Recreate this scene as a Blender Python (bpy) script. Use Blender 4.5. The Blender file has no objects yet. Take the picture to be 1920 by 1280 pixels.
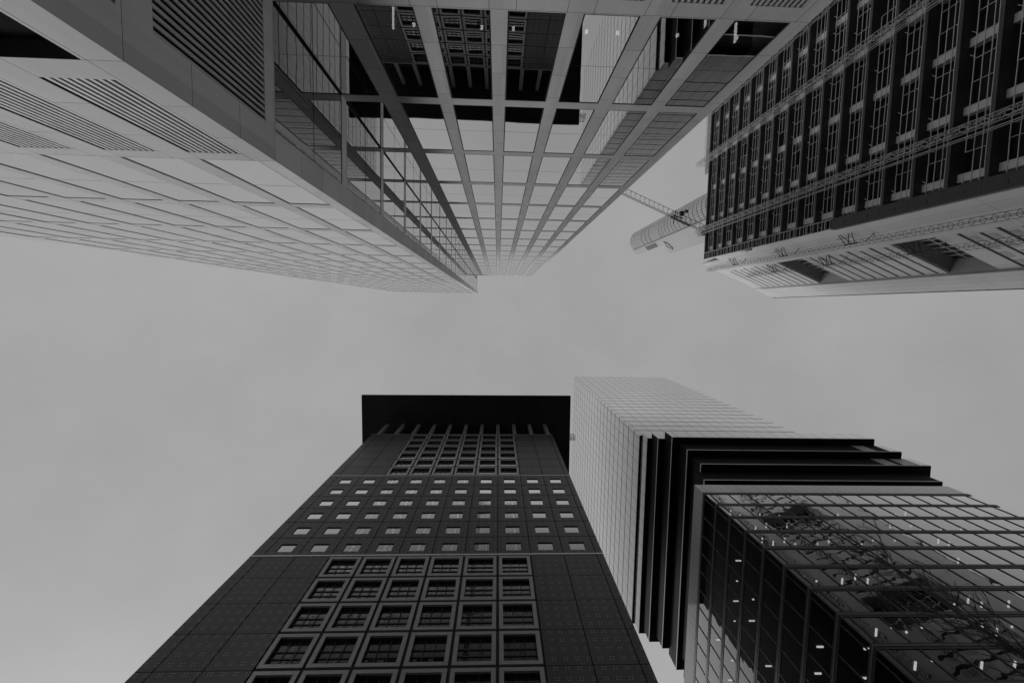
import bpy, bmesh, math, random
from mathutils import Vector, Matrix
random.seed(7)
sc = bpy.context.scene
C = bpy.context.collection

# ------------------------------------------------------------------ camera
CZ = 1.6                                    # eye height; every 'h' below is metres above the eye
M = [[0.99931, -0.01943, -0.03176], [0.01693, 0.99689, -0.077], [0.03316, 0.07641, 0.99652]]   # right, down, forward
cam_d = bpy.data.cameras.new('camera')
cam_d.sensor_width = 36.0
cam_d.lens = 816.25 / 1920 * 36.0
cam_d.clip_start = 0.05
cam_d.clip_end = 5000
cam = bpy.data.objects.new('camera', cam_d)
C.objects.link(cam)
r_, d_, f_ = [Vector(a) for a in M]
mw = Matrix(((r_.x, -d_.x, -f_.x, 0), (r_.y, -d_.y, -f_.y, 0), (r_.z, -d_.z, -f_.z, CZ), (0, 0, 0, 1)))
cam.matrix_world = mw
sc.camera = cam

# ------------------------------------------------------------------ sky, sun, exposure
SUN_EL, SUN_AZ = math.radians(28), math.radians(128)     # azimuth from +X towards +Y
w = bpy.data.worlds.new('World')
sc.world = w
w.use_nodes = True
nt = w.node_tree
nt.nodes.clear()
def N(t, k, **kw):
    n = t.nodes.new(k)
    for a, b in kw.items():
        setattr(n, a, b)
    return n
out = N(nt, 'ShaderNodeOutputWorld')
bg = N(nt, 'ShaderNodeBackground')
bg.inputs['Strength'].default_value = 0.1
sky = N(nt, 'ShaderNodeTexSky', sky_type='NISHITA', sun_disc=False)
sky.sun_elevation = SUN_EL
sky.sun_rotation = math.pi / 2 - SUN_AZ
bw = N(nt, 'ShaderNodeRGBToBW')
nt.links.new(sky.outputs[0], bw.inputs[0])
tc = N(nt, 'ShaderNodeTexCoord')
cn = N(nt, 'ShaderNodeTexNoise')
cn.inputs['Scale'].default_value = 1.7
cn.inputs['Detail'].default_value = 6.0
cn.inputs['Roughness'].default_value = 0.6
nt.links.new(tc.outputs['Generated'], cn.inputs['Vector'])
cr = N(nt, 'ShaderNodeMapRange')                           # grey cloud deck, gently uneven
cr.inputs['From Min'].default_value = 0.3
cr.inputs['From Max'].default_value = 0.7
cr.inputs['To Min'].default_value = 3.5
cr.inputs['To Max'].default_value = 4.42
nt.links.new(cn.outputs['Fac'], cr.inputs['Value'])
mx = N(nt, 'ShaderNodeMix', data_type='FLOAT')
mx.inputs['Factor'].default_value = 0.12
nt.links.new(cr.outputs[0], mx.inputs[2])
nt.links.new(bw.outputs[0], mx.inputs[3])
sx_ = N(nt, 'ShaderNodeSeparateXYZ')
nt.links.new(tc.outputs['Generated'], sx_.inputs[0])
hz = N(nt, 'ShaderNodeMapRange', interpolation_type='SMOOTHSTEP')   # sky brightened near the horizon, out of view, added to light the walls
for k_, v_ in (('From Min', 0.08), ('From Max', 0.50), ('To Min', 2.6), ('To Max', 1.0)): hz.inputs[k_].default_value = v_
nt.links.new(sx_.outputs[2], hz.inputs['Value'])
ml = N(nt, 'ShaderNodeMath', operation='MULTIPLY')
nt.links.new(mx.outputs[0], ml.inputs[0])
nt.links.new(hz.outputs[0], ml.inputs[1])
nt.links.new(ml.outputs[0], bg.inputs['Color'])
nt.links.new(bg.outputs[0], out.inputs['Surface'])
sd = bpy.data.lights.new('sun', 'SUN')
sd.energy = 1.2
sd.angle = math.radians(24)
sd.color = (1, 1, 1)
sun = bpy.data.objects.new('sun', sd)
C.objects.link(sun)
sv = Vector((math.cos(SUN_EL) * math.cos(SUN_AZ), math.cos(SUN_EL) * math.sin(SUN_AZ), math.sin(SUN_EL)))
sun.rotation_euler = sv.to_track_quat('Z', 'Y').to_euler()
sun.location = (0, 0, 300)
sc.view_settings.view_transform = 'Standard'
sc.view_settings.look = 'None'
sc.view_settings.exposure = 0.0
sc.view_settings.gamma = 1.0
sc.view_settings.use_curve_mapping = False
sc.cycles.max_bounces = 8
sc.cycles.transparent_max_bounces = 10

# ------------------------------------------------------------------ materials
def g3(v): return (v, v, v, 1)
class NT:
    def __init__(s, name):
        s.m = bpy.data.materials.new(name)
        s.m.use_nodes = True
        s.t = s.m.node_tree
        s.t.nodes.clear()
        s.out = N(s.t, 'ShaderNodeOutputMaterial')
    def link(s, a, b): s.t.links.new(a, b)
    def math(s, op, a, b=None, clamp=False):
        n = N(s.t, 'ShaderNodeMath', operation=op, use_clamp=clamp)
        for i, v in enumerate((a, b)):
            if v is None: continue
            if isinstance(v, (int, float)): n.inputs[i].default_value = v
            else: s.link(v, n.inputs[i])
        return n.outputs[0]
    def pos(s, obj=False):
        n = N(s.t, 'ShaderNodeTexCoord').outputs['Object'] if obj else N(s.t, 'ShaderNodeNewGeometry').outputs['Position']
        x = N(s.t, 'ShaderNodeSeparateXYZ')
        s.link(n, x.inputs[0])
        return n, x.outputs
    def lines(s, c, period, offset, width):
        f = s.math('FRACT', s.math('DIVIDE', s.math('SUBTRACT', c, offset), period))
        return s.math('LESS_THAN', f, width / period)
    def noise(s, vec, scale, detail=4, stretch=None):
        if stretch:
            mp = N(s.t, 'ShaderNodeMapping')
            mp.inputs['Scale'].default_value = stretch
            s.link(vec, mp.inputs[0])
            vec = mp.outputs[0]
        n = N(s.t, 'ShaderNodeTexNoise')
        n.inputs['Scale'].default_value = scale
        n.inputs['Detail'].default_value = detail
        s.link(vec, n.inputs['Vector'])
        return n.outputs['Fac']
    def rng(s, v, a, b, lo=0.3, hi=0.7):
        n = N(s.t, 'ShaderNodeMapRange')
        for k, x in (('From Min', lo), ('From Max', hi), ('To Min', a), ('To Max', b)): n.inputs[k].default_value = x
        s.link(v, n.inputs['Value'])
        return n.outputs[0]
    def mixf(s, f, a, b):
        n = N(s.t, 'ShaderNodeMix', data_type='FLOAT')
        for i, v in ((0, f), (2, a), (3, b)):
            if isinstance(v, (int, float)): n.inputs[i].default_value = v
            else: s.link(v, n.inputs[i])
        return n.outputs[0]
    def principled(s, col, rough=0.6, spec=0.4, metal=0.0, normal=None):
        p = N(s.t, 'ShaderNodeBsdfPrincipled')
        for k, v in (('Base Color', col), ('Roughness', rough), ('Metallic', metal), ('Specular IOR Level', spec)):
            if isinstance(v, (int, float)):
                p.inputs[k].default_value = g3(v) if k == 'Base Color' else v
            else: s.link(v, p.inputs[k])
        if normal: s.link(normal, p.inputs['Normal'])
        return p.outputs[0]
    def bump(s, h, dist, strength=1.0):
        n = N(s.t, 'ShaderNodeBump')
        n.inputs['Strength'].default_value = strength
        n.inputs['Distance'].default_value = dist
        s.link(h, n.inputs['Height'])
        return n.outputs[0]
    def done(s, sh):
        s.link(sh, s.out.inputs['Surface'])
        return s.m

def plain(name, v, rough=0.6, var=0.12, scale=1.5, metal=0.0, spec=0.4, streak=False):
    t = NT(name)
    p, _ = t.pos()
    n = t.noise(p, scale, 5, (1, 1, 0.12) if streak else None)
    return t.done(t.principled(t.rng(n, v * (1 - var), v * (1 + var)), rough, spec, metal))

def stone(name, v, xper=None, xoffs=(), yoffs=None):
    """pale cladding slabs with fine open joints"""
    t = NT(name)
    p, x = t.pos()
    j = t.lines(x[2], 2.365, 11.15 + CZ, 0.018)
    for xo in xoffs:
        j = t.math('MAXIMUM', j, t.lines(x[0], xper, xo, 0.02))
    if yoffs is not None:
        j = t.math('MAXIMUM', j, t.lines(x[1], yoffs[0], yoffs[1], 0.02))
    fl = t.math('FLOOR', t.math('DIVIDE', t.math('SUBTRACT', x[2], 11.15 + CZ), 2.365))
    wn = N(t.t, 'ShaderNodeTexWhiteNoise', noise_dimensions='1D')
    t.link(t.math('ADD', fl, t.math('FLOOR', t.math('MULTIPLY', x[0], 0.33))), wn.inputs['W'])
    base = t.math('MULTIPLY', t.rng(t.noise(p, 0.35, 3), v * 0.94, v * 1.06), t.math('ADD', t.math('MULTIPLY', wn.outputs['Value'], 0.13), 0.935))
    base = t.math('MULTIPLY', base, t.rng(t.noise(p, 60, 2), 0.9, 1.1))
    base = t.math('MULTIPLY', base, t.rng(t.noise(p, 1.0, 4, (1.6, 1.6, 0.06)), 0.93, 1.04))
    return t.done(t.principled(t.mixf(j, base, 0.04), 0.75, 0.3))

def glass(name, a=0.5, refl=0.95, tint=0.25, wave=0.002, wscale=0.5, stretch=None, dark=None, detail=2, steep=None, power=3.0):
    """coated glazing: mirror-like towards grazing, the rest lets a tinted view of the rooms through"""
    t = NT(name)
    p, _ = t.pos()
    nrm = t.bump(t.noise(p, wscale, detail, stretch), wave) if wave else None
    lw = N(t.t, 'ShaderNodeLayerWeight')
    lw.inputs['Blend'].default_value = 0.5
    fac = t.math('ADD', a, t.math('MULTIPLY', lw.outputs['Facing'], 1 - a), True)
    if steep: fac = t.math('MINIMUM', t.math('MULTIPLY', t.math('POWER', lw.outputs['Facing'], power), steep), 0.95)
    gl = N(t.t, 'ShaderNodeBsdfGlossy')
    gl.inputs['Color'].default_value = g3(refl)
    gl.inputs['Roughness'].default_value = 0.0
    if nrm: t.link(nrm, gl.inputs['Normal'])
    if dark is None:
        b = N(t.t, 'ShaderNodeBsdfTransparent')
        b.inputs['Color'].default_value = g3(tint)
    else:
        b = N(t.t, 'ShaderNodeBsdfDiffuse')
        b.inputs['Color'].default_value = g3(dark)
    m = N(t.t, 'ShaderNodeMixShader')
    t.link(fac, m.inputs[0]); t.link(b.outputs[0], m.inputs[1]); t.link(gl.outputs[0], m.inputs[2])
    return t.done(m.outputs[0])

def lamp_mat(name, v):
    t = NT(name)
    e = N(t.t, 'ShaderNodeEmission')
    e.inputs['Color'].default_value = g3(1)
    e.inputs['Strength'].default_value = v
    return t.done(e.outputs[0])

STONE = stone('pale_stone', 0.57)
STONE_BASE = stone('pale_stone_base', 0.58, 3.11, (-9.90, -11.94))
STONE_SIDE = stone('lightened_return_stone', 0.68)  # same stone, colour lightened to offset the shade on the return
METAL_BAR = plain('pale_metal_bar', 0.78, 0.45, 0.05)
SLAT = plain('louvre_slat_metal', 0.5, 0.5)
PITCH = plain('black_void', 0.016, 0.95, spec=0.05)
BLACK = plain('black_frame', 0.012, 0.5, spec=0.3)
VOID = plain('dark_interior', 0.03, 0.9, spec=0.1)
CEIL = plain('office_ceiling', 0.35, 0.9, spec=0.1)
GLASS_T = glass('tower_glass', 0.45, 0.97, 0.30, 0.0016, 0.4)
LAMP = lamp_mat('ceiling_lamp_light', 1.0)
LAMP_DIM = lamp_mat('downlight_glow', 3.0)
GLASS_C = glass('dimmed_return_glass', 0.06, 0.9, 0.30, 0.002, 0.4)  # weaker mirror for the low return panes: their dim reflection is put into the glass
ROOFM = plain('roof_gravel', 0.2, 0.9)

# ------------------------------------------------------------------ mesh builder
class MB:
    def __init__(s): s.v, s.f = [], []
    def box(s, x0, x1, y0, y1, z0, z1):
        b = len(s.v)
        s.v += [(x0, y0, z0), (x1, y0, z0), (x1, y1, z0), (x0, y1, z0), (x0, y0, z1), (x1, y0, z1), (x1, y1, z1), (x0, y1, z1)]
        s.f += [[b + i for i in q] for q in ((0, 3, 2, 1), (4, 5, 6, 7), (0, 1, 5, 4), (1, 2, 6, 5), (2, 3, 7, 6), (3, 0, 4, 7))]
        return s
    def quad(s, *p):
        b = len(s.v); s.v += [tuple(q) for q in p]; s.f.append(list(range(b, b + len(p)))); return s
    def bar(s, a, b, r, r2=None, n=4):
        a, b = Vector(a), Vector(b); r2 = r if r2 is None else r2
        d = (b - a)
        if d.length < 1e-6: return s
        q = d.to_track_quat('Z', 'Y')
        k = len(s.v)
        for e, rr in ((a, r), (b, r2)):
            for i in range(n):
                t = 2 * math.pi * (i + 0.5) / n
                s.v.append(tuple(e + q @ Vector((rr * math.cos(t), rr * math.sin(t), 0))))
        for i in range(n):
            j = (i + 1) % n
            s.f.append([k + i, k + j, k + n + j, k + n + i])
        s.f.append([k + n - 1 - i for i in range(n)]); s.f.append([k + n + i for i in range(n)])
        return s
    def prism(s, poly, z0, z1):
        k, n = len(s.v), len(poly)
        s.v += [(x, y, z0) for x, y in poly] + [(x, y, z1) for x, y in poly]
        for i in range(n):
            j = (i + 1) % n
            s.f.append([k + i, k + j, k + n + j, k + n + i])
        s.f.append([k + n - 1 - i for i in range(n)]); s.f.append([k + n + i for i in range(n)])
        return s
    def mesh(s, name, mat, off=(0, 0, 0)):
        me = bpy.data.meshes.new(name)
        me.from_pydata([(x - off[0], y - off[1], z - off[2]) for x, y, z in s.v], [], s.f)
        me.update()
        me.materials.append(mat)
        return me

def tag(o, label=None, cat=None, group=None, kind=None):
    for k, v in (('label', label), ('category', cat), ('group', group), ('kind', kind)):
        if v: o[k] = v
    return o
ROOT_OFF = {}
def root(name, loc, label, cat, group=None, rz=0.0, scale=1.0):
    """Empty at the thing's base; loc is the base point in the frame the parts are built in"""
    o = bpy.data.objects.new(name, None)
    C.objects.link(o)
    off = Vector((loc[0], loc[1], -CZ / scale))            # parts are built with z = h above the eye
    o.rotation_euler = (0, 0, rz)
    o.scale = (scale,) * 3
    q = Matrix.Rotation(rz, 3, 'Z') @ Vector((loc[0], loc[1], 0)) * scale
    o.location = (q.x, q.y, 0)
    ROOT_OFF[o.name] = off
    return tag(o, label, cat, group)
def root_of(o):
    while o.parent: o = o.parent
    return o
def part(name, mb, mat, parent, label=None, kind=None):
    o = bpy.data.objects.new(name, mb.mesh(name, mat, ROOT_OFF[root_of(parent).name]))
    C.objects.link(o)
    o.parent = parent
    return tag(o, label, kind=kind)
def inst(name, mesh, parent, loc):
    """part sharing mesh data; loc in the root's build frame"""
    o = bpy.data.objects.new(name, mesh)
    C.objects.link(o)
    o.parent = parent
    o.location = Vector(loc) - ROOT_OFF[root_of(parent).name] if parent.type == 'EMPTY' else Vector(loc)
    return o
def pix(x, y, h):
    c = [a[0] * x + a[1] * y + a[2] * h for a in M]
    return (960 + 816.25 * c[0] / c[2], 640 + 816.25 * c[1] / c[2]) if c[2] > 0.1 else (9e4, 9e4)
def area(pts):
    q = [pix(*p) for p in pts]
    if all(u < 0 or u > 1920 or v < 0 or v > 1280 for u, v in q): return 0
    q = [(min(max(u, 0), 1920), min(max(v, 0), 1280)) for u, v in q]
    return abs(sum(q[i][0] * q[(i + 1) % 4][1] - q[(i + 1) % 4][0] * q[i][1] for i in range(4))) / 2
def holes(mb, a0, a1, z0, z1, hs, put):
    """rectangle a0..a1 x z0..z1 minus the rectangles hs, as boxes through put(a0,a1,z0,z1)"""
    zs = sorted({z0, z1} | {z for h in hs for z in h[2:] if z0 < z < z1})
    for zl, zh in zip(zs, zs[1:]):
        cuts = sorted((h[0], h[1]) for h in hs if h[2] < (zl + zh) / 2 < h[3])
        a = a0
        for c0, c1 in cuts:
            if c0 > a: put(a, c0, zl, zh)
            a = max(a, c1)
        if a < a1: put(a, a1, zl, zh)

# ------------------------------------------------------------------ ground
def pave():
    t = NT('paving')
    p, x = t.pos()
    j = t.math('MAXIMUM', t.lines(x[0], 0.8, 0, 0.012), t.lines(x[1], 0.8, 0, 0.012))
    return t.done(t.principled(t.mixf(j, t.rng(t.noise(p, 0.8, 5), 0.2, 0.27), 0.08), 0.8, 0.2))
gm = MB().quad((-3000, -3000, 0), (3000, -3000, 0), (3000, 3000, 0), (-3000, 3000, 0))
go = bpy.data.objects.new('ground', gm.mesh('ground', pave())); C.objects.link(go); go['kind'] = 'structure'
rm = MB().quad((-400, 9, 0.004), (400, 9, 0.004), (400, 18, 0.004), (-400, 18, 0.004))
ro = bpy.data.objects.new('road', rm.mesh('road', plain('asphalt', 0.06, 0.85))); C.objects.link(ro); ro['kind'] = 'structure'

# ================================================================== 1. pale stone tower with the set-back bay
def build_stone_tower():
    R = root('office_tower', (-20, -25), 'pale stone office tower with mirrored square windows and a deep notch', 'office tower')
    XC, YF, YB, XE = -9.03, -5.68, -11.8, 12.43
    HF, HB = 190.0, 163.0
    XL = -45.5
    lev = [(18.32, 25.87)] + [(26.63 + 8.27 * k, 25.87 + 8.27 * (k + 1)) for k in range(0, 19)]
    nF, nB = 20, 17
    cols_f = [(-12.05 - 3.11 * k, -9.69 - 3.11 * k) for k in range(11)]
    cols_b = [(XC, -6.88)] + [(-5.94 + 3.06 * k, -3.56 + 3.06 * k) for k in range(6)]
    cols_b = [(XC, -6.88), (-5.92, -3.57), (-2.86, -0.51), (0.19, 2.53), (3.24, 5.55), (6.34, 8.66), (9.40, 11.75)]
    # --- base walls with louvre openings and dark ground-floor openings
    lf = [(-11.92 - 3.11 * k, -9.92 - 3.11 * k, 12.07, 17.5) for k in range(11)]
    df = [(-11.90 - 3.11 * k, -10.0 - 3.11 * k, -1.6, 11.15) for k in range(11)]
    mb = MB()
    holes(mb, XL, XC, -1.6, 18.32, lf + df, lambda a, b, c, d: mb.box(a, b, YF - 0.5, YF, c, d))
    part('base_wall', mb, STONE_BASE, R)
    lr = [(-11.35, -6.88, 12.12, 17.57), (-11.6, -6.86, -1.6, 11.0)]
    mb = MB()
    holes(mb, YB - 0.6, YF - 0.5, -1.6, 18.32, lr, lambda a, b, c, d: mb.box(XC - 0.5, XC, a, b, c, d))
    part('base_wall', mb, STONE_SIDE, R)
    lb = [(a + 0.1, b - 0.1, 12.07, 17.45) for a, b in cols_b[1:]]
    mb = MB()
    holes(mb, XC, XE, -1.6, 18.32, lb, lambda a, b, c, d: mb.box(a, b, YB - 0.5, YB, c, d))
    part('base_wall', mb, STONE_BASE, R)
    for a, b, c, d in df:
        part('entrance_glazing', MB().box(a, b, YF - 0.48, YF - 0.42, c, d), PITCH, R)
    part('entrance_glazing', MB().box(XC - 0.48, XC - 0.42, -11.6, -6.86, -1.6, 11.0), BLACK, R)
    def louvre(fn, L, c, d, back):
        mb = MB(); n = int(L / 0.215); p = L / n
        for i in range(n):
            mb.box(*fn(i * p + p * 0.5, (i + 1) * p), c, d)
        o = part('louvre', mb, SLAT, R)
        part('backing', MB().box(*back, c, d), PITCH, o)
    for a, b, c, d in lf: louvre(lambda s, e: (a + s, a + e, YF - 0.06, YF - 0.01), b - a, c, d, (a, b, YF - 0.22, YF - 0.16))
    for a, b, c, d in lb: louvre(lambda s, e: (a + s, a + e, YB - 0.06, YB - 0.01), b - a, c, d, (a, b, YB - 0.22, YB - 0.16))
    for a, b, c, d in lr[:1]: louvre(lambda s, e: (XC - 0.06, XC - 0.01, a + s, a + e), b - a, c, d, (XC - 0.22, XC - 0.16, a, b))
    # --- pilasters
    xs = [XL] + [e for c in reversed(cols_f) for e in c]
    ed = sorted([(b, cols_f[i - 1][0]) for i, (a, b) in enumerate(cols_f) if i > 0])
    for a, b in ed: part('pilaster', MB().box(a, b, YF - 0.35, YF, 18.32, HF), STONE, R)
    part('pilaster', MB().box(XL, cols_f[-1][0], YF - 0.35, YF, 18.32, HF), STONE, R)
    part('corner_pier', MB().box(-9.69, XC, -6.86, YF, 18.32, HF), STONE_SIDE, R)
    for (a0, a1), (b0, b1) in zip(cols_b, cols_b[1:]):
        part('pilaster', MB().box(a1, b0, YB - 0.35, YB, 18.32, HB), STONE, R)
    part('pilaster', MB().box(cols_b[-1][1], XE, YB - 0.6, YB, 18.32, HB), STONE, R)
    # --- spandrel bars, one per level on each face
    for k in range(nF):
        z0 = 25.87 + 8.27 * k
        z1 = min(z0 + 0.76, HF)
        if k == nF - 1: z1 = HF
        mb = MB().box(XL, -9.69, YF - 0.3, YF - 0.012, z0, z1)
        part('spandrel', mb, STONE, R)
        mb = MB().box(XC - 0.3, XC - 0.012, YB - 0.3, -6.86, z0, z1)
        part('spandrel', mb, METAL_BAR, R)
        if k < nB:
            part('spandrel', MB().box(XC - 0.012, XE - 0.3, YB - 0.3, YB - 0.012, z0, HB if k == nB - 1 else z1), STONE, R)
    # --- windows
    wins = []
    D = 0.034
    for z0, z1 in lev[:nF]:
        for a, b in cols_f: wins.append(('f', a, b, z0, z1))
        wins.append(('r', YB, -6.86, z0, z1))
    for z0, z1 in lev[:nB]:
        for a, b in cols_b: wins.append(('b', a, b, z0, z1))
    def corners(wn):
        k, a, b, c, d = wn
        if k == 'r': return [(XC, a, c), (XC, b, c), (XC, b, d), (XC, a, d)]
        y = YF if k == 'f' else YB
        return [(a, y, c), (b, y, c), (b, y, d), (a, y, d)]
    wins.sort(key=lambda q: -area(corners(q)))
    def win(wn, pm, fm, dv=D):
        k, a, b, c, d = wn
        tw = random.uniform(-1, 1) * 0.0011 * (b - a)
        e, mz = 0.07, (c + d) / 2
        if k == 'r':
            pm.quad((XC - dv + tw, a, c), (XC - dv, b, c), (XC - dv, b, d), (XC - dv + tw, a, d))
            for q in ((a, b, c, c + e), (a, b, d - e, d), (a, a + e, c + e, d - e), (b - e, b, c + e, d - e), (a + e, b - e, mz - 0.012, mz + 0.012)):
                fm.box(XC - dv - 0.08, XC - dv + 0.010, *q)
            ym = (a + b) / 2
            fm.box(XC - dv - 0.08, XC - dv + 0.01, ym - 0.012, ym + 0.012, c + e, mz - 0.012).box(XC - dv - 0.08, XC - dv + 0.01, ym - 0.012, ym + 0.012, mz + 0.012, d - e)
        else:
            y = (YF if k == 'f' else YB) - dv
            pm.quad((a, y + tw, c), (b, y, c), (b, y, d), (a, y + tw, d))
            for q in ((a, b, c, c + e), (a, b, d - e, d), (a, a + e, c + e, d - e), (b - e, b, c + e, d - e), (a + e, b - e, mz - 0.008, mz + 0.008)):
                fm.box(q[0], q[1], y - 0.08, y + (0.003 if q[2] == mz - 0.008 else 0.012), q[2], q[3])
    for wn in wins[:100]:
        pm, fm = MB(), MB()
        win(wn, pm, fm)
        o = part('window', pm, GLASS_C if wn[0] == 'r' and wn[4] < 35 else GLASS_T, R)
        part('frame', fm, BLACK, o)
    pm, fm = MB(), MB()
    for wn in wins[100:]: win(wn, pm, fm)
    o = part('window', pm, GLASS_T, R, kind='stuff')
    part('frame', fm, BLACK, o, kind='stuff')
    # --- floors, cores, roofs
    mb = MB()
    for i in range(42):
        z = 22.1 + 4.135 * i - 4.135
        if z < 188: mb.box(XL + 0.3, XC - 0.35, -40, YF - 0.5, z - 0.25, z + 0.1)
        if z < 160: mb.box(XC - 0.3, XE - 0.3, -40, YB - 0.45, z - 0.25, z + 0.1)
    mb.box(XL + 4, XC - 3.5, -38, YF - 5, -1.6, HF - 1).box(XC - 3, XE - 3.5, -38, YB - 4.5, -1.6, HB - 1)
    part('interior', mb, VOID, R)
    part('rear_wall', MB().box(XL, XE - 25, -40.6, -40, -1.6, HF).box(XE - 25, XE, -40.6, -40, -1.6, HB), STONE, R)
    part('side_wall', MB().box(XL, XL + 0.3, -40, YF - 0.5, -1.6, HF), STONE, R)
    part('side_wall', MB().box(XE - 0.3, XE, -40, YB - 0.6, -1.6, HB), STONE, R)
    part('side_wall', MB().box(XC - 0.3, XC, -40, YB - 0.6, HB - 0.5, HF), STONE_SIDE, R)
    part('roof', MB().box(XL + 0.3, XC - 0.3, -40, YF - 0.35, HF - 0.4, HF - 0.05), ROOFM, R)
    part('roof', MB().box(XC, XE - 0.3, -40, YB - 0.35, HB - 0.4, HB - 0.05), ROOFM, R)
    # --- downlights in the lowest rooms
    for x in (-4.2, -1.0, 0.5, 4.0, 5.5, 8.4, 11.3):
        part('downlight', MB().box(x - 0.06, x + 0.06, -13.3, -13.16, 21.72, 21.83), LAMP_DIM, R)
    for x, l in ((-5.2, 0.8), (6.9, 0.7), (9.7, 1.0), (11.2, 0.7)):
        part('strip_light', MB().box(x, x + 0.07, -13.2 - l, -13.0, 21.7, 21.83), LAMP_DIM, R)
build_stone_tower()

# ================================================================== 2. dark tower with the overhanging roof
def dark_stone():
    t = NT('dark_cladding')
    p, x = t.pos(True)
    def dist(c, per, off):
        f = t.math('FRACT', t.math('ADD', t.math('DIVIDE', t.math('SUBTRACT', c, off), per), 0.5))
        return t.math('MULTIPLY', t.math('ABSOLUTE', t.math('SUBTRACT', f, 0.5)), per)
    dx, dz = dist(x[0], 1.0425, 8.2 + 0.2), dist(x[2], 1.075, 48.1 + CZ / 0.9856)
    j = t.math('MAXIMUM', t.math('LESS_THAN', dx, 0.016), t.math('LESS_THAN', dz, 0.022))
    sx = t.math('LESS_THAN', t.math('ABSOLUTE', t.math('SUBTRACT', dx, 0.13)), 0.028)
    sz = t.math('LESS_THAN', t.math('ABSOLUTE', t.math('SUBTRACT', dz, 0.13)), 0.028)
    stud = t.math('MULTIPLY', sx, sz)
    base = t.math('MULTIPLY', t.rng(t.noise(p, 0.5, 4), 0.019, 0.028), t.rng(t.noise(p, 30, 3), 0.8, 1.2))
    return t.done(t.principled(t.mixf(stud, t.mixf(j, base, 0.006), 0.55), 0.40, 0.32))
def build_dark_tower():
    S = 0.9856
    R = root('office_tower', (-8.4, 50), 'dark granite tower with framed windows and a wide flat black roof overhanging it', 'office tower', rz=-0.0088, scale=S)
    DST = dark_stone()
    FRAME = plain('grey_granite_frame', 0.17, 0.28, 0.10, 8, spec=0.8)
    GROOVE = plain('dark_groove', 0.02, 0.8)
    BAND = plain('steel_band', 0.5, 0.35, 0.06)
    t = NT('black_soffit')
    p, x = t.pos(True)
    j = t.math('MAXIMUM', t.lines(x[0], 2.085, 0.2, 0.05), t.lines(x[1], 2.0, 0.4, 0.05))
    SOFF = t.done(t.principled(t.mixf(j, t.rng(t.noise(p, 0.3, 4), 0.016, 0.026), 0.004), 0.6, 0.2))
    GL = glass('granite_tower_glass', 0.55, 0.95, 0.2, 0.0035, 0.9, dark=0.01, steep=16, power=5.5)
    Y, W, X0 = 31.0, 4.17, 0.2
    XA, XB = -30.45, 13.6
    bays = [X0 + W * k for k in range(-7, 4)]
    low = [35.4 - 4.3 * 8 + 4.3 * i for i in range(12)]           # 1.0 .. 48.1+
    low = [48.25 - 4.25 * i for i in range(12)][::-1]
    mid = [78.6 - 4.32 * i for i in range(1, 7)][::-1]
    top = [78.85 + 4.3 * i for i in range(6)]
    part('body', MB().box(XA + 0.2, XB - 0.2, Y + 1.0, Y + 44, -1.6, 104.8), GROOVE, R)
    part('side_wall', MB().box(XA, XA + 0.2, Y + 0.2, Y + 44, -1.6, 104.8), DST, R)
    part('side_wall', MB().box(XB - 0.2, XB, Y + 0.2, Y + 44, -1.6, 104.8), DST, R)
    wall, grv = MB(), MB()
    g = 0.055
    def clad(a, b, c, d): wall.box(a, b, Y, Y + 0.2, c, d)
    strips = [(XA, bays[0] - g), (bays[-1] + g, XB)]
    def back(a, b, c, d): grv.box(a, b, Y + 0.2, Y + 1.0, c, d)
    fw, sw = [], []
    for lst, rt in ((low, 0), (mid, 1), (top, 2)):
        for f in lst:
            H = 4.3
            for a, b in strips:
                clad(a, b, f + g, f + H - g); back(a, b, f, f + H)
            for i in range(10):
                a = bays[i]
                if rt == 1:
                    o = (a + 1.08, a + 3.09, f + 1.02, f + 2.86)
                    holes(None, a + g, a + W - g, f + g, f + H - g, [o], clad)
                    holes(None, a, a + W, f, f + H, [o], back)
                    sw.append(o)
                elif 2 <= i <= 7:
                    o = (a + 0.15, a + W - 0.15, f + 0.22, f + H - 0.14)
                    holes(None, a, a + W, f, f + H, [(a + 0.5, a + W - 0.5, f + 0.55, f + H - 0.5)], back)
                    fw.append(o)
                else:
                    clad(a + g, a + W - g, f + g, f + H - g); back(a, a + W, f, f + H)
    part('wall', wall, DST, R)
    part('joint_backing', grv, GROOVE, R)
    for a, b, c, d in sw:
        o = part('square_window', MB().quad((a, Y + 0.13, c), (b, Y + 0.13, c), (b, Y + 0.13 + random.uniform(-.006, .006), d), (a, Y + 0.13, d)), GL, R)
        fm = MB()
        for q in ((a, b, c, c + 0.05), (a, b, d - 0.05, d), (a, a + 0.05, c + 0.05, d - 0.05), (b - 0.05, b, c + 0.05, d - 0.05)):
            fm.box(q[0], q[1], Y + 0.11, Y + 0.17, q[2], q[3])
        part('frame', fm, BLACK, o)
    for a, b, c, d in fw:
        # picture frame of granite, deep reveal, recessed glazing with bars
        e = 0.40
        fm = MB()
        fm.box(a, b, Y - 0.02, Y + 0.2, c, c + e).box(a, b, Y - 0.02, Y + 0.2, d - e, d)
        fm.box(a, a + e, Y - 0.017, Y + 0.197, c + e + .01, d - e - .01).box(b - e, b, Y - 0.017, Y + 0.197, c + e + .01, d - e - .01)
        o = part('framed_window', fm, FRAME, R)
        ia, ib, ic, id_ = a + e, b - e, c + e, d - e
        tw = random.uniform(-.01, .01)
        part('pane', MB().quad((ia, Y + 0.44, ic), (ib, Y + 0.44 + tw, ic), (ib, Y + 0.44 + tw, id_), (ia, Y + 0.44, id_)), GL, o)
        gb = MB()
        gb.box(ia - 0.1, ib + 0.1, Y + 0.205, Y + 1.0, id_, id_ + 0.12)          # reveal head
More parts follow.
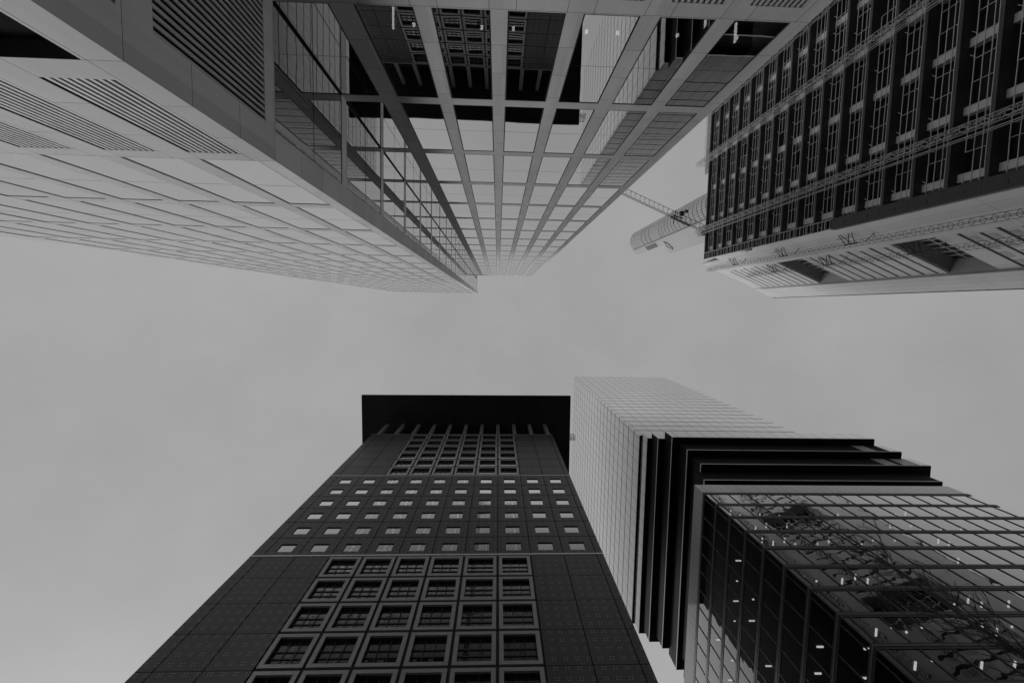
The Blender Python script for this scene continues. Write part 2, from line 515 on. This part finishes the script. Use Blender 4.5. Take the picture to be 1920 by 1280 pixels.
        gb.box(ia, ib, Y + 0.36, Y + 0.42, ic + 0.94, ic + 1.08).box(ia, ib, Y + 0.36, Y + 0.42, ic + 1.72, ic + 1.86)
        for k in (1, 2):
            x = ia + (ib - ia) * k / 3
            gb.box(x - 0.03, x + 0.03, Y + 0.28, Y + 0.34, ic, id_)
        part('glazing_bars', gb, BLACK, o)
    for h in (52.75, 78.6):
        part('steel_band', MB().box(XA - 0.03, XB + 0.03, Y - 0.06, Y + 0.2, h - 0.12, h + 0.12), BAND, R)
    part('cornice', MB().box(XA, XB, Y - 0.04, Y + 1.0, 104.7, 105.0), FRAME, R)
    for x in bays:
        part('roof_post', MB().box(x - 0.4, x - 0.06, Y, Y + 0.8, 105.0, 114.65).box(x + 0.06, x + 0.4, Y, Y + 0.8, 105.0, 114.65), FRAME, R)
    part('plant_storey', MB().box(XA + 2.5, XB - 2.5, Y + 4, Y + 41, 104.8, 114.65), SOFF, R)
    rf = part('overhanging_roof', MB().box(-35.8, 19.6, 23.42, Y + 51, 114.65, 115.4), SOFF, R)
    part('roof_edge', MB().box(-35.85, 19.65, 23.36, 23.42, 114.70, 115.45).box(-35.86, -35.8, 23.42, Y + 51, 114.70, 115.45).box(19.6, 19.66, 23.42, Y + 51, 114.70, 115.45), plain('dark_roof_edge', 0.02, 0.9, spec=0.05), rf)
build_dark_tower()

# ================================================================== 3. glass tower with shifted storeys
def curtain(name, v, per, xo, yo, mirror, line=0.05, lw=0.05, wave=0.001, rough=0.02):
    """mirror-like pale curtain wall with thin pane joints"""
    t = NT(name)
    p, x = t.pos()
    ge = N(t.t, 'ShaderNodeNewGeometry')
    nn = N(t.t, 'ShaderNodeSeparateXYZ'); t.link(ge.outputs['Normal'], nn.inputs[0])
    side = t.math('GREATER_THAN', t.math('ABSOLUTE', nn.outputs[0]), 0.5)
    j = t.mixf(side, t.lines(x[0], per, xo, lw), t.lines(x[1], per, yo, lw))
    nrm = t.bump(t.noise(p, 0.4, 2), wave)
    gl = N(t.t, 'ShaderNodeBsdfGlossy'); gl.inputs['Color'].default_value = g3(mirror); gl.inputs['Roughness'].default_value = rough
    t.link(nrm, gl.inputs['Normal'])
    df = N(t.t, 'ShaderNodeBsdfDiffuse'); df.inputs['Color'].default_value = g3(v)
    lw_ = N(t.t, 'ShaderNodeLayerWeight'); lw_.inputs['Blend'].default_value = 0.5
    m = N(t.t, 'ShaderNodeMixShader')
    t.link(t.math('MINIMUM', t.math('MULTIPLY', t.math('POWER', lw_.outputs['Facing'], 8.0), 7.0), 0.97), m.inputs[0])
    t.link(df.outputs[0], m.inputs[1]); t.link(gl.outputs[0], m.inputs[2])
    dk = N(t.t, 'ShaderNodeBsdfDiffuse'); dk.inputs['Color'].default_value = g3(line)
    m2 = N(t.t, 'ShaderNodeMixShader')
    t.link(j, m2.inputs[0]); t.link(m.outputs[0], m2.inputs[1]); t.link(dk.outputs[0], m2.inputs[2])
    return t.done(m2.outputs[0])
def build_shifted_tower():
    R = root('office_tower', (54, 52), 'slender glass tower whose middle storeys slide sideways as stepped glass slabs, painted black for the soffits they mirror', 'office tower')
    CW = curtain('pale_curtain_wall', 0.20, 3.05, 34.6, 30.05, 0.98, 0.03, 0.085)
    DARK = plain('black_soffit_and_reflection', 0.004, 0.7, 0.3, 0.4, spec=0.15)
    MUL = plain('bronze_mullion', 0.03, 0.4, metal=0.3)
    STRIP = plain('grey_metal_strip', 0.10, 0.4)
    GLF = glass('office_glass', 0.04, 0.95, 0.5, 0.008, 0.55, detail=1, steep=4.0, power=4.5)
    X0, X1, Y0, Y1 = 33.85, 74.2, 29.3, 75.8
    # upper block
    n = 21
    dz = (189.8 - 99.5) / n
    for i in range(n + 1):
        z0 = 99.5 + dz * i
        if i < n:
            part('glazing_band', MB().box(X0, X1, Y0, Y1, z0 + 0.2, z0 + dz - 0.17), CW, R)
    part('core', MB().box(X0 + 0.22, X1 - 0.22, Y0 + 0.22, Y1 - 0.22, 99.5, 189.6), DARK, R)
    part('soffit', MB().box(X0, X1, Y0, Y1, 99.3, 99.62), DARK, R)
    rr = MB()
    for i in range(6): rr.bar((X0 + 6 + 3.6 * i, Y0 + 0.8, 189.6), (X0 + 6 + 3.6 * i, Y0 + 0.8, 191.0), 0.06)
    rr.box(X0 + 5, X0 + 25, Y0 + 0.74, Y0 + 0.86, 190.95, 191.07)
    part('roof_rail', rr, MUL, R)
    cc = MB()
    for y in (55.6, 57.6):
        for x in (X0 - 1.0, X0 - 0.45): cc.bar((x, y, 186.6), (x, y, 189.9), 0.07)
        cc.bar((X0 - 1.0, y, 189.9), (X0 + 1.0, y, 189.9), 0.08)
    for h in (186.6, 187.6, 189.9): cc.bar((X0 - 1.0, 55.6, h), (X0 - 1.0, 57.6, h), 0.07).bar((X0 - 0.45, 55.6, h), (X0 - 0.45, 57.6, h), 0.07)
    part('cleaning_cradle', cc, MUL, R)
    # shifted storeys (bottom level, left X, front Y, right X, back Y)
    EDGE = plain('pale_edge_and_reflection', 0.45, 0.4, 0.06)
    for kk, (z, xl, yf, xr, yb) in enumerate(((95.3, 34.2, 28.7, 75.5, 75.2), (91.1, 35.1, 27.5, 77.5, 73.9), (86.9, 36.4, 25.9, 79.3, 72), (82.7, 37.8, 27.2, 81.3, 73.2), (78.5, 38.6, 28.5, 83.2, 70), (74.3, 37.3, 29.9, 81.2, 71))):
        body = CW if kk == 0 else DARK  # lower storeys are glass; the black soffit they mirror is painted as their colour
        o = part('shifted_storey', MB().box(xl + 0.04, xr, yf + 0.04, yb, z + 0.42, z + 4.18), body, R)
        part('slab_edge', MB().box(xl, xr + 0.03, yf, yb + 0.03, z + 0.1, z + (0.42 if kk else 0.3)), EDGE, o)
        part('soffit', MB().box(xl + 0.02, xr, yf + 0.02, yb, z, z + 0.1), DARK, o)
        if kk in (1, 2): part('glazed_front', MB().box(xl + 0.06, xr - 0.02, yf + 0.01, yf + 0.04, z + 0.43, z + 4.15), CW, o)
        if kk in (3, 4): part('glazed_front', MB().box(xr - (2.0 if kk == 3 else 1.8), xr - 0.02, yf + 0.01, yf + 0.04, z + 0.43, z + 4.15), CW, o)
        for x0, x1 in {3: ((74.0, 76.6),), 4: ((74.6, 77.2), (78.4, 81.2))}.get(kk, ()):
            part('sky_reflection_pane', MB().box(x0, x1, yf + 0.01, yf + 0.04, z + 0.5, z + 3.9), EDGE, o)  # sky mirrored in these panes is painted as a plain pale colour
    # lower block
    LX1, HT = 78.4, 70.9
    part('parapet_band', MB().box(X0, LX1, Y0, Y1, 67.72, HT), curtain('parapet_panels', 0.42, 1.525, 34.6, 30.05, 0.8, 0.12, 0.04, 0.006, 0.08), R)
    part('terrace', MB().box(X0 + 0.4, LX1 - 0.4, Y0 + 0.4, Y1 - 0.4, HT - 0.3, HT + 0.05), DARK, R)
    fl = [67.7 - 3.99 * i for i in range(0, 17)]
    for i, z in enumerate(fl):
        if z < 3: continue
        o = part('floor_edge', MB().box(X0 - 0.06, LX1 + 0.06, Y0 - 0.06, Y1 + 0.06, z - 0.72, z + 0.02), MUL, R)
        part('edge_strip', MB().box(X0 - 0.1, LX1 + 0.1, Y0 - 0.1, Y1 + 0.1, z - 0.40, z - 0.27), STRIP, o)
    colx = [X0 + 0.75 + 3.05 * k for k in range(15)]
    coly = [Y0 + 0.75 + 3.05 * k for k in range(15)]
    for x in colx: part('mullion', MB().box(x - 0.065, x + 0.065, Y0 - 0.09, Y0 + 0.05, -1.6, 67.7), MUL, R)
    for y in coly: part('mullion', MB().box(X0 - 0.09, X0 + 0.05, y - 0.065, y + 0.065, -1.6, 67.7), MUL, R)
    part('corner_mullion', MB().box(X0 - 0.05, X0 + 0.06, Y0 - 0.05, Y0 + 0.06, -1.6, 67.7), MUL, R)
    wins = []
    for zt, zb in zip(fl, fl[1:]):
        c, d = zb + 0.02, zt - 0.72
        if zt < 3: continue
        e = [X0] + colx + [LX1]
        for a, b in zip(e, e[1:]): wins.append(('f', a, b, c, d))
        e = [Y0] + coly + [Y1]
        for a, b in zip(e, e[1:]): wins.append(('s', a, b, c, d))
    def quad(q):
        k, a, b, c, d = q
        return [(a, Y0, c), (b, Y0, c), (b, Y0, d), (a, Y0, d)] if k == 'f' else [(X0, a, c), (X0, b, c), (X0, b, d), (X0, a, d)]
    wins.sort(key=lambda q: -area(quad(q)))
    def tilt(q):
        p = [Vector(v) for v in quad(q)]
        n_ = Vector((0, 1, 0)) if q[0] == 'f' else Vector((1, 0, 0))
        for v in p: v += n_ * random.uniform(-0.004, 0.004)
        return [tuple(v) for v in p]
    for q in wins[:100]: part('window', MB().quad(*tilt(q)), GLF, R)
    mb = MB()
    for q in wins[100:]: mb.quad(*tilt(q))
    part('window', mb, GLF, R, kind='stuff')
    mb = MB()
    for z in fl:
        if z > 3: mb.box(X0 + 0.1, LX1 - 0.1, Y0 + 0.1, Y1 - 0.1, z - 0.7, z - 0.05)
    part('ceiling', mb, CEIL, R)
    part('core', MB().box(X0 + 9, LX1 - 9, Y0 + 9, Y1 - 9, -1.6, 68), plain('core_wall', 0.12, 0.9), R)
    part('rear_wall', MB().box(X0 + 0.2, LX1, Y1 - 0.05, Y1, -1.6, 68).box(LX1 - 0.05, LX1, Y0 + 0.2, Y1 - 0.05, -1.6, 68), CW, R)
    lamps = []
    for z in fl[1:11]:
        zc = z - 0.77
        on = random.random() < 0.8
        for k in range(22):
            if random.random() < 0.12: on = not on
            if on and random.random() < 0.66: lamps.append((X0 + 2.0 + 1.525 * k, Y0 + 1.0 + (k % 2) * 0.5, 0.08, random.choice((0.40, 0.36, 0.1)), zc))
        for k in range(9):
            if random.random() < 0.75: lamps.append((X0 + 1.3 + random.choice((0, 1.5)), Y0 + 3.2 + 3.05 * k, random.choice((0.40, 0.36, 0.12)), 0.08, zc))
    lamps.sort(key=lambda q: pix(q[0], q[1], q[4])[1], reverse=True)
    lamps = [q for q in lamps if 0 < pix(q[0], q[1], q[4])[0] < 1920 and pix(q[0], q[1], q[4])[1] < 1280] 
    def lb(mb, q): return mb.box(q[0] - q[2], q[0] + q[2], q[1] - q[3], q[1] + q[3], q[4] - 0.05, q[4] + 0.05)
    for q in lamps[:100]: part('ceiling_lamp', lb(MB(), q), LAMP, R)
    if lamps[100:]:
        mb = MB()
        for q in lamps[100:]: lb(mb, q)
        part('ceiling_lamp', mb, LAMP, R, kind='stuff')
build_shifted_tower()

# ================================================================== 4. concrete shell with guard rails, hoist masts, crane
STEEL = plain('galvanised_steel', 0.5, 0.45, 0.1, metal=0.2)
def build_shell():
    R = root('building_shell', (62, -40), 'unfinished dark concrete building shell with open storeys and guard rails', 'building shell')
    SLAB = plain('formwork_concrete', 0.07, 0.85, 0.2, 0.6)
    COL = plain('pale_concrete_column', 0.6, 0.8, 0.08)
    HOARD = plain('black_hoarding', 0.010, 0.8)
    PIER = plain('dark_pier_panel', 0.05, 0.6, 0.1)
    X, Ya, Yb = 48.0, -72.0, -12.2
    top = 101.8
    n = 26
    zs = [top - 3.93 * i for i in range(n)]
    colY = [-14.7 - 6.93 * k for k in range(8)]
    cols = []
    for i, z in enumerate(zs):
        part('floor_slab', MB().prism([(X, Ya), (78, Ya), (78, -22.5), (X, Yb)], z - 0.38, z), SLAB, R)
        if i: 
            for y in colY: cols.append((y, z, z + 3.55))
    def colbox(mb, q): return mb.box(49.0, 49.85, q[0] - 0.42, q[0] + 0.42, q[1], q[2])
    cols.sort(key=lambda q: -area([(49, q[0] - .4, q[1]), (49, q[0] + .4, q[1]), (49, q[0] + .4, q[2]), (49, q[0] - .4, q[2])]))
    for q in cols[:100]: part('column', colbox(MB(), q), COL, R)
    mb = MB()
    for q in cols[100:]: colbox(mb, q)
    part('column', mb, COL, R, kind='stuff')
    part('hoarding', MB().box(50.0, 50.2, Ya, -13.3, -1.6, top - 0.4), HOARD, R)
    part('hoarding', MB().prism([(50.0, -13.1), (50.0, -13.3), (78, -22.9), (78, -22.7)], -1.6, top - 0.4), HOARD, R)
    rnd = random.Random(3)
    for i, z in enumerate(zs[1:]):
        mb = MB()
        for dzr in (0.08, 0.5, 1.25, 2.05):
            for k in range(26):
                y0 = Yb - 0.1 - 2.31 * k
                if rnd.random() < 0.985:
                    j0, j1 = rnd.uniform(-.025, .025), rnd.uniform(-.025, .025)
                    mb.bar((X + 0.06, y0, z + dzr + j0), (X + 0.06, y0 - 2.31, z + dzr + j1), 0.048)
        for k in range(27):
            y0 = Yb - 0.15 - 2.31 * k
            mb.bar((X + 0.1, y0, z), (X + 0.1, y0, z + 2.1), 0.035)
            if rnd.random() < .35: mb.bar((X + 0.1, y0 - .15, z + 2.0), (X + 0.02, y0 - .6, z + 2.5), 0.03)
        part('guard_rail', mb, STEEL, R)
    # corner pier: clad up to h 65, open steel framing above it
    for i, z in enumerate(zs):
        if z < 66:
            part('pier_panel', MB().box(X - 0.12, X + 0.6, Yb - 1.5, Yb + 0.06, z - 3.90, z).box(X - 0.16, X - 0.12, Yb - 0.85, Yb - 0.45, z - 2.3, z - 1.9), PIER, R)
        else:
            mb = MB()
            for y in (Yb - 1.45, Yb - 0.05): mb.bar((X - 0.05, y, z - 3.93), (X - 0.05, y, z), 0.06)
            mb.bar((X - 0.05, Yb - 1.45, z - 1.2), (X - 0.05, Yb, z - 1.2), 0.06).bar((X - 0.05, Yb - 1.45, z - 2.6), (X - 0.05, Yb, z - 2.6), 0.06)
            part('edge_framing', mb, STEEL, R)
    mb = MB()
    for k in range(13):
        y = Yb - 22 - 2.0 * k
        mb.bar((X + 0.1, y, top), (X - 0.1, y, top + 2.6), 0.04)
        for dzr in (0.7, 1.5, 2.3): mb.bar((X + 0.05, y + 1, top + dzr), (X + 0.05, y - 1, top + dzr), 0.03)
    part('roof_guard_rail', mb, STEEL, R)
    scr = MB()
    for k in range(7): scr.box(X + 0.25, X + 0.33, Yb - 20 - 2.0 * (k + 1) + 0.08, Yb - 20 - 2.0 * k, top, top + 2.2)
    part('edge_screen', scr, plain('dusty_screen', 0.3, 0.6), R)
build_shell()

def lattice(x, y, z0, z1, wd, pitch, mat, dirv=(0, 1), r=0.035, diag=True):
    """rectangular lattice mast from h=z0 to z1, face width wd"""
    mb = MB()
    ux, uy = dirv
    vx, vy = -uy, ux
    cs = [(x + sx * ux * wd / 2 + sy * vx * wd / 2, y + sx * uy * wd / 2 + sy * vy * wd / 2) for sx, sy in ((-1, -1), (1, -1), (1, 1), (-1, 1))]
    for a, b in cs: mb.bar((a, b, z0), (a, b, z1), r)
    n = int((z1 - z0) / pitch)
    br = MB()
    for i in range(n):
        za, zb = z0 + i * pitch, z0 + (i + 1) * pitch
        for k in range(4):
            p, q = cs[k], cs[(k + 1) % 4]
            br.bar((*p, zb), (*q, zb), r * 0.7)
            if diag: br.bar((*p, za if i % 2 else zb), (*q, zb if i % 2 else za), r * 0.7)
    return mb, br
def mast(name, label, cat, x, y, z0, z1, wd, pitch, mat, group, dirv=(0, 1), r=0.035, extra=None, diag=True):
    R = root(name, (x, y), label, cat, group)
    a, b = lattice(x, y, z0, z1, wd, pitch, mat, dirv, r, diag)
    if diag:
        part('chords', a, mat, R)
        part('bracing', b, mat, R)
    else:
        k = len(a.v)
        a.v += b.v; a.f += [[i + k for i in q] for q in b.f]
        part('ladder_frame', a, mat, R)
    if extra: extra(R)
    return R
def guide(x, y, z1):
    def f(R):
        part('guide_rail', MB().bar((x, y, -1.6), (x, y, z1), 0.05).bar((x + .25, y + 0.1, -1.6), (x + .25, y + .1, z1), 0.04), STEEL, R)
        mb = MB()
        for i in range(27): mb.bar((x, y, 3.93 * i + 1), (48.0, y, 3.93 * i + 1), 0.04)
        part('wall_tie', mb, STEEL, R)
    return f
G1 = 'hoist masts against the dark shell'
mast('lattice_mast', 'pale lattice hoist mast on the dark shell, beside the stone tower edge', 'hoist mast', 47.0, -44.6, -1.6, 101.5, 0.7, 1.0, STEEL, G1, extra=guide(47.0, -45.4, 101))
mast('lattice_mast', 'pale lattice hoist mast running up the middle of the dark shell', 'hoist mast', 47.0, -34.9, -1.6, 105.8, 0.7, 1.0, STEEL, G1, extra=guide(47.0, -34.0, 105))
mast('lattice_mast', 'pale lattice hoist mast on the dark shell, nearest the white louvred tower', 'hoist mast', 47.0, -19.0, -1.6, 104.5, 0.7, 1.0, STEEL, G1, extra=guide(47.0, -18.1, 103.5))

# ================================================================== 5. white louvred tower behind the shell
def build_white_tower():
    az = math.atan2(0.39, 0.92)
    # build frame: origin = lip line; x = along the face, y = towards the viewer
    t = NT('white_panels')
    p, x = t.pos(True)
    j = t.math('MAXIMUM', t.lines(x[0], 2.4, 0.3, 0.07), t.lines(x[2], 26.0, 4.0, 0.12))
    WP = t.done(t.principled(t.mixf(j, t.math('MULTIPLY', t.rng(t.noise(p, 0.15, 3), 0.50, 0.57), t.rng(t.noise(p, 1.0, 3, (1.5, 1.5, .05)), .95, 1.05)), 0.25), 0.45, 0.5))
    R = root('office_tower', (0, 0), 'white panelled tower with diagonal rows of window slots and two deep square openings', 'office tower')
    R.rotation_euler.z = az
    R.location = (115.0, -11.0, 0)
    H, L = 193.6, 186.5
    RIB = plain('dark_ribbon_window', 0.012, 0.5, spec=0.2)
    RIB2 = plain('grey_blind', 0.38, 0.6)
    ops = [(-17.5, 0.0, 97.3, 108.7), (-17.5, 0.0, 140.2, 153.6), (-17.5, 0.0, 52.0, 63.5)]
    slots = []
    z = L
    i = 0
    while z > 20:
        if not any(o[2] - 1.2 < z < o[3] + 1.2 for o in ops):
            slots.append((-17.5 if i % 2 else -16.6, -0.35, z - (0.85 if i % 2 else 0.75), z))
        z -= 3.75; i += 1
    mb = MB()
    holes(None, -26.3, 0, -1.6, L + 2, ops + slots, lambda a, b, c, d: mb.box(a, b, -0.6, 0, c, d))
    part('wall', mb, WP, R)
    part('wall', MB().prism([(0, 0.35), (0, -27.5), (9.6, -27.5), (9.6, 0.35)][::-1], -1.6, H).box(-26.3, 0, -0.6, 0, L + 2, H).box(-31.5, -26.3, -0.6, 0, -1.6, 178), WP, R)
    part('edge_fin', MB().box(-0.02, 0.28, 0.0, 0.62, -1.6, L + 1.5), plain('grey_fin', 0.4, 0.5), R)
    part('roof_edge', MB().box(9.6, 9.75, -27.5, 0.5, -1.6, H + 0.1), BLACK, R)
    for a, b, c, d in slots: part('ribbon_window', MB().box(a, b, -0.55, -0.06, c, d), RIB, R)
    for z in [s[3] for s in slots]:
        if z < 96:
            for k in range(4):
                a = -15.6 + 3.9 * k
                part('window_panel', MB().box(a, a + 2.6, 0.0, 0.05, z - 2.4, z - 1.0), RIB2, R)
    part('body', MB().prism([(-21.4, -4.2), (0, -4.2), (0, -27.5), (7, -27.5)][:3] + [(-0.5, -27.5)], -1.6, H - 0.3).prism([(-26.1, -0.6), (-21.5, -4.2), (-17.5, -4.2), (-17.5, -0.6)], -1.6, H - 0.3), WP, R)
    # floors between the openings
    zz = [-1.6] + [v for o in sorted(ops, key=lambda o: o[2]) for v in o[2:]] + [L + 2]
    fl = MB()
    for c, d in zip(zz[0::2], zz[1::2]): fl.box(-17.5, 0, -4.2, -0.6, c, d)
    part('floors', fl, plain('grey_soffit_panel', 0.24, 0.6), R)
    for a, b, c, d in ops:
        gm = MB()
        gm.box(-17.4, -0.1, -4.18, -3.9, c, d)
        o = part('garden_glazing', gm, glass('garden_glass', 0.25, 0.9, 0.2, 0.002, 0.4, dark=0.02, steep=1.6), R)
        bars = MB()
        for k in range(1, 8): bars.box(-17.4 + 17.3 * k / 8 - 0.1, -17.4 + 17.3 * k / 8 + 0.1, -3.9, -3.78, c, d)
        for k in range(1, 4): bars.box(-17.4, -0.1, -3.9, -3.76, c + (d - c) * k / 4 - 0.1, c + (d - c) * k / 4 + 0.1)
        part('glazing_bars', bars, plain('white_bar', 0.65, 0.5), o)
    part('roof', MB().prism([(-26.2, -0.6), (-0.4, -27), (9.4, -27), (9.4, 0.0), (-26.2, 0.0)], H, H + 0.3), WP, R)
build_white_tower()
def wt(s, y):      # point on / in front of the white face
    d = Vector((0.92, 0.39)).normalized()
    n = Vector((-d.y, d.x))
    return (115.0 + d.x * s + n.x * y, -11.0 + d.y * s + n.y * y)
def ties(s, zs_):
    def f(R):
        a0 = wt(s, 1.6); a1 = wt(s - 2.6, 0.0); a2 = wt(s - 2.6, 1.2); a3 = wt(s - 0.6, .1)
        for z in zs_:
            mb = MB()
            for dz0, dz1 in ((-1.5, -2.2), (-.5, 1.5), (.5, -1.2), (1.5, 2.2)):
                mb.bar((*a0, z + dz0), (*a1, z + dz1), 0.09)
            mb.bar((*a0, z - 2.2), (*a0, z + 2.2), 0.12).bar((*a2, z - 3.2), (*a2, z + 2.4), 0.07)
            mb.bar((*a0, z - 5), (*a3, z - 7), 0.08).bar((*a3, z - 7), (*wt(s - .9, 1.0), z - 8), 0.08)
            part('wall_bracket', mb, BLACK, R)
    return f
DST_ = plain('dark_steel', 0.06, 0.5)
G2 = 'access masts on the white tower'
for s, top_, zs_, lab in ((-23.3, 193, (170, 141, 114), 'thin ladder-like access mast on the white tower, nearer the dark shell'), (-14.4, 175, (158, 132, 104), 'thin ladder-like access mast crossing the window slots and openings of the white tower')):
    x, y = wt(s, 1.6)
    mast('access_mast', lab, 'access mast', x, y, -1.6, top_, 1.1, 2.0, DST_, G2, (0.92, 0.39), 0.06, ties(s, zs_), False)

# ================================================================== 6. rounded tower, far behind
def build_round_tower():
    R = root('office_tower', (87, -41), 'distant pale tower with a rounded gridded side and an outlined emblem', 'office tower')
    cx, cy, r = 86.6, -42.1, 6.6
    t = NT('round_facade')
    p, x = t.pos()
    ang = t.math('ARCTAN2', t.math('SUBTRACT', x[1], cy), t.math('SUBTRACT', x[0], cx))
    low = t.math('LESS_THAN', x[2], 224.0)
    j = t.math('MULTIPLY', t.lines(x[2], 3.9, 0.0, 0.75), low)
    j = t.math('MAXIMUM', j, t.lines(ang, 0.16, 0.02, 0.032))
    for z0 in (236, 242, 248):
        j = t.math('MAXIMUM', j, t.math('MULTIPLY', t.math('MULTIPLY', t.math('GREATER_THAN', x[2], z0), t.math('LESS_THAN', x[2], z0 + 1.6)), 0.7))
    col = t.mixf(j, t.rng(t.noise(p, 0.3, 2), 0.30, 0.36), 0.10)
    RM = t.done(t.principled(col, 0.25, 0.6))
    FM = plain('flat_facade', 0.36, 0.5, 0.05, 0.3)
    LM = plain('emblem_dark', 0.03, 0.5)
    arc = [(cx + r * math.cos(a), cy + r * math.sin(a)) for a in [math.radians(128 + 232 * i / 30) for i in range(31)]]
    part('round_facade', MB().prism(arc, -1.6, 268), RM, R)
    a = (82.2, -36.3); b = (84.3, -33.7); c = (86.8, -29.2)
    part('crown_box', MB().prism([a, b, (89.5, -36.5), (87.0, -38.5)][::-1], 222, 268), FM, R)
    d = (Vector(b) - Vector(a)).normalized(); n = Vector((-d.y, d.x))
    pa, pb = Vector(a) + d * 0.5 + n * 0.05, Vector(b) - d * 0.3 + n * 0.05
    part('crown_window', MB().prism([tuple(pa), tuple(pb), tuple(pb - n * .1), tuple(pa - n * .1)], 231, 247), plain('crown_glass', 0.10, 0.2, spec=.6), R)
    part('cornice', MB().prism([(81.9, -36.4), (82.2, -35.95), (83.2, -36.5), (82.9, -37.0)], -1.6, 268), FM, R)
    part('flat_facade', MB().prism([a, c, (95, -32), (90, -40)][::-1], -1.6, 222), FM, R)
    # emblem: a folded ribbon drawn in dark strokes on the flat face
    d = (Vector(c) - Vector(a)).normalized(); n = Vector((-d.y, d.x))
    if n.dot(Vector(a)) > 0: n = -n
    W = (Vector(c) - Vector(a)).length
    def P(u, z): q = Vector(a) + d * u * W + n * 0.12; return (q.x, q.y, z)
    mb = MB()
    def stroke(pts, r0):
        for s, e in zip(pts, pts[1:]): mb.bar(P(*s), P(*e), r0, n=6)
    stroke([(0.203, 220.5), (0.346, 217.6), (0.70, 214.8), (0.82, 215.5)], 0.18)
    stroke([(0.33, 219.7), (0.51, 220.2), (0.78, 215.9)], 0.11)
    stroke([(0.203, 220.5), (0.33, 219.7)], 0.1)
    part('emblem', mb, LM, R)
build_round_tower()

# ================================================================== 7. tower crane on the shell roof
def build_crane():
    R = root('tower_crane', (55.6, -22.0), 'lattice tower crane with its long jib crossing in front of the rounded tower', 'tower crane')
    R.location.z = 101.8 + CZ
    ROOT_OFF[R.name] = Vector((55.6, -22.0, 101.8))
    CM = plain('crane_steel', 0.07, 0.5)
    a, b = lattice(55.6, -22.0, 101.8, 120, 1.8, 1.8, CM, r=0.09)
    part('mast', a, CM, R); part('mast_bracing', b, CM, R)
    def jib(p0, p1, wd, ht, n, name, tr=0.07):
        p0, p1 = Vector(p0), Vector(p1)
        u = (p1 - p0).normalized(); s = Vector((-u.y, u.x, 0)).normalized()
        ch, br = MB(), MB()
        A = lambda t_: p0.lerp(p1, t_) + s * wd / 2
        B = lambda t_: p0.lerp(p1, t_) - s * wd / 2
        T = lambda t_: p0.lerp(p1, t_) + Vector((0, 0, ht))
        for F in (A, B, T): ch.bar(F(0), F(1), tr)
        for i in range(n):
            t0, t1 = i / n, (i + 1) / n; tm = (t0 + t1) / 2
            br.bar(A(t0), B(t0), tr * .5)
            for F in (A, B): br.bar(F(t0), T(tm), tr * .5); br.bar(T(tm), F(t1), tr * .5)
        part(name, ch, CM, R); part(name + '_bracing', br, CM, R)
        return u, s
    p0, p1 = (55.2, -22.4, 118), (22.0, -36.2, 118)
    u, s = jib(p0, p1, 1.8, 1.5, 26, 'jib')
    jib((56.2, -21.9, 118), (68, -17.2, 118), 1.6, 1.2, 8, 'counter_jib')
    P = lambda t_, o=0, z=118: Vector((55.2, -22.4, z)) + u * t_ + s * o
    part('walkway', MB().bar(P(3.5, -.5, 119.2), P(9.2, -.5, 119.2), 0.28).bar(P(6.5, .0, 117.8), P(9.2, -.3, 117.9), .2), CM, R)
    part('cross_arm', MB().bar(P(8.2, -2.2), P(9.0, 1.2), 0.14), CM, R)
    part('trolley', MB().box(*sorted((P(7.4, .9).x - .5, P(7.4, .9).x + .5)), P(7.4, .9).y - .6, P(7.4, .9).y + .6, 117.0, 117.8), CM, R)
    q = P(7.2, 1.1)
    part('hook_block', MB().bar((q.x, q.y, 117), (q.x, q.y, 115.6), 0.05).box(q.x - .35, q.x + .35, q.y - .35, q.y + .35, 114.8, 115.6), CM, R)
    part('counterweight', MB().box(65.5, 67.5, -18.6, -16.6, 115.6, 118), plain('counterweight_concrete', 0.3), R)
    part('cab', MB().box(53.4, 55.0, -21.6, -20.2, 115.6, 117.6), plain('cab_paint', 0.3, 0.4), R)
build_crane()

# ================================================================== 8. bare young tree by the kerb
def build_tree():
    R = root('bare_tree', (7.55, 4.80), 'slender leafless young tree with fine twigs, standing before the shifted glass tower', 'tree')
    BARK = plain('dark_bark', 0.03, 0.85, 0.3, 20)
    rnd = random.Random(11)
    tr, cr_ = MB(), MB()
    pts = [Vector((7.55, 4.80, -1.6))]
    n = 22
    for i in range(n):
        z = -1.6 + 11.5 * (i + 1) / n
        pts.append(Vector((7.55 + 0.10 * math.sin(z * .9) + rnd.uniform(-.04, .04), 4.80 + 0.09 * math.sin(z * .7 + 1) + rnd.uniform(-.04, .04), z)))
    rad = lambda i: 0.052 * (1 - i / (n + 1)) ** 0.8 + 0.005
    for i in range(n): tr.bar(pts[i], pts[i + 1], rad(i), rad(i + 1), 8)
    def grow(p, d, l, r, dep):
        q = p
        k = 5
        for s in range(k):
            d = (d + Vector((rnd.uniform(-.25, .25), rnd.uniform(-.25, .25), rnd.uniform(-.05, .22)))).normalized()
            e = q + d * l / k
            cr_.bar(q, e, r * (1 - s / k * .7), r * (1 - (s + 1) / k * .7), 4)
            if dep < 3 and rnd.random() < (0.75 if dep < 2 else .4):
                sd_ = (d + Vector((rnd.uniform(-1, 1), rnd.uniform(-1, 1), rnd.uniform(-.1, .7))).normalized() * 0.9).normalized()
                grow(e, sd_, l * rnd.uniform(.35, .6), r * .72, dep + 1)
            q = e
    for i in range(7, n):
        z = pts[i].z
        for k in range(4):
            a = rnd.uniform(0, 2 * math.pi)
            L = (0.80 if z < 7.5 else 0.5) * rnd.uniform(.4, 1.25)
            grow(pts[i].lerp(pts[i + 1 if i < n else i], rnd.random()), Vector((math.cos(a), math.sin(a), rnd.uniform(.5, 1.3))).normalized(), L, rad(i) * .16 + .0052, 0)
    t = part('trunk', tr, BARK, R)
    part('crown', cr_, BARK, R)
build_tree()
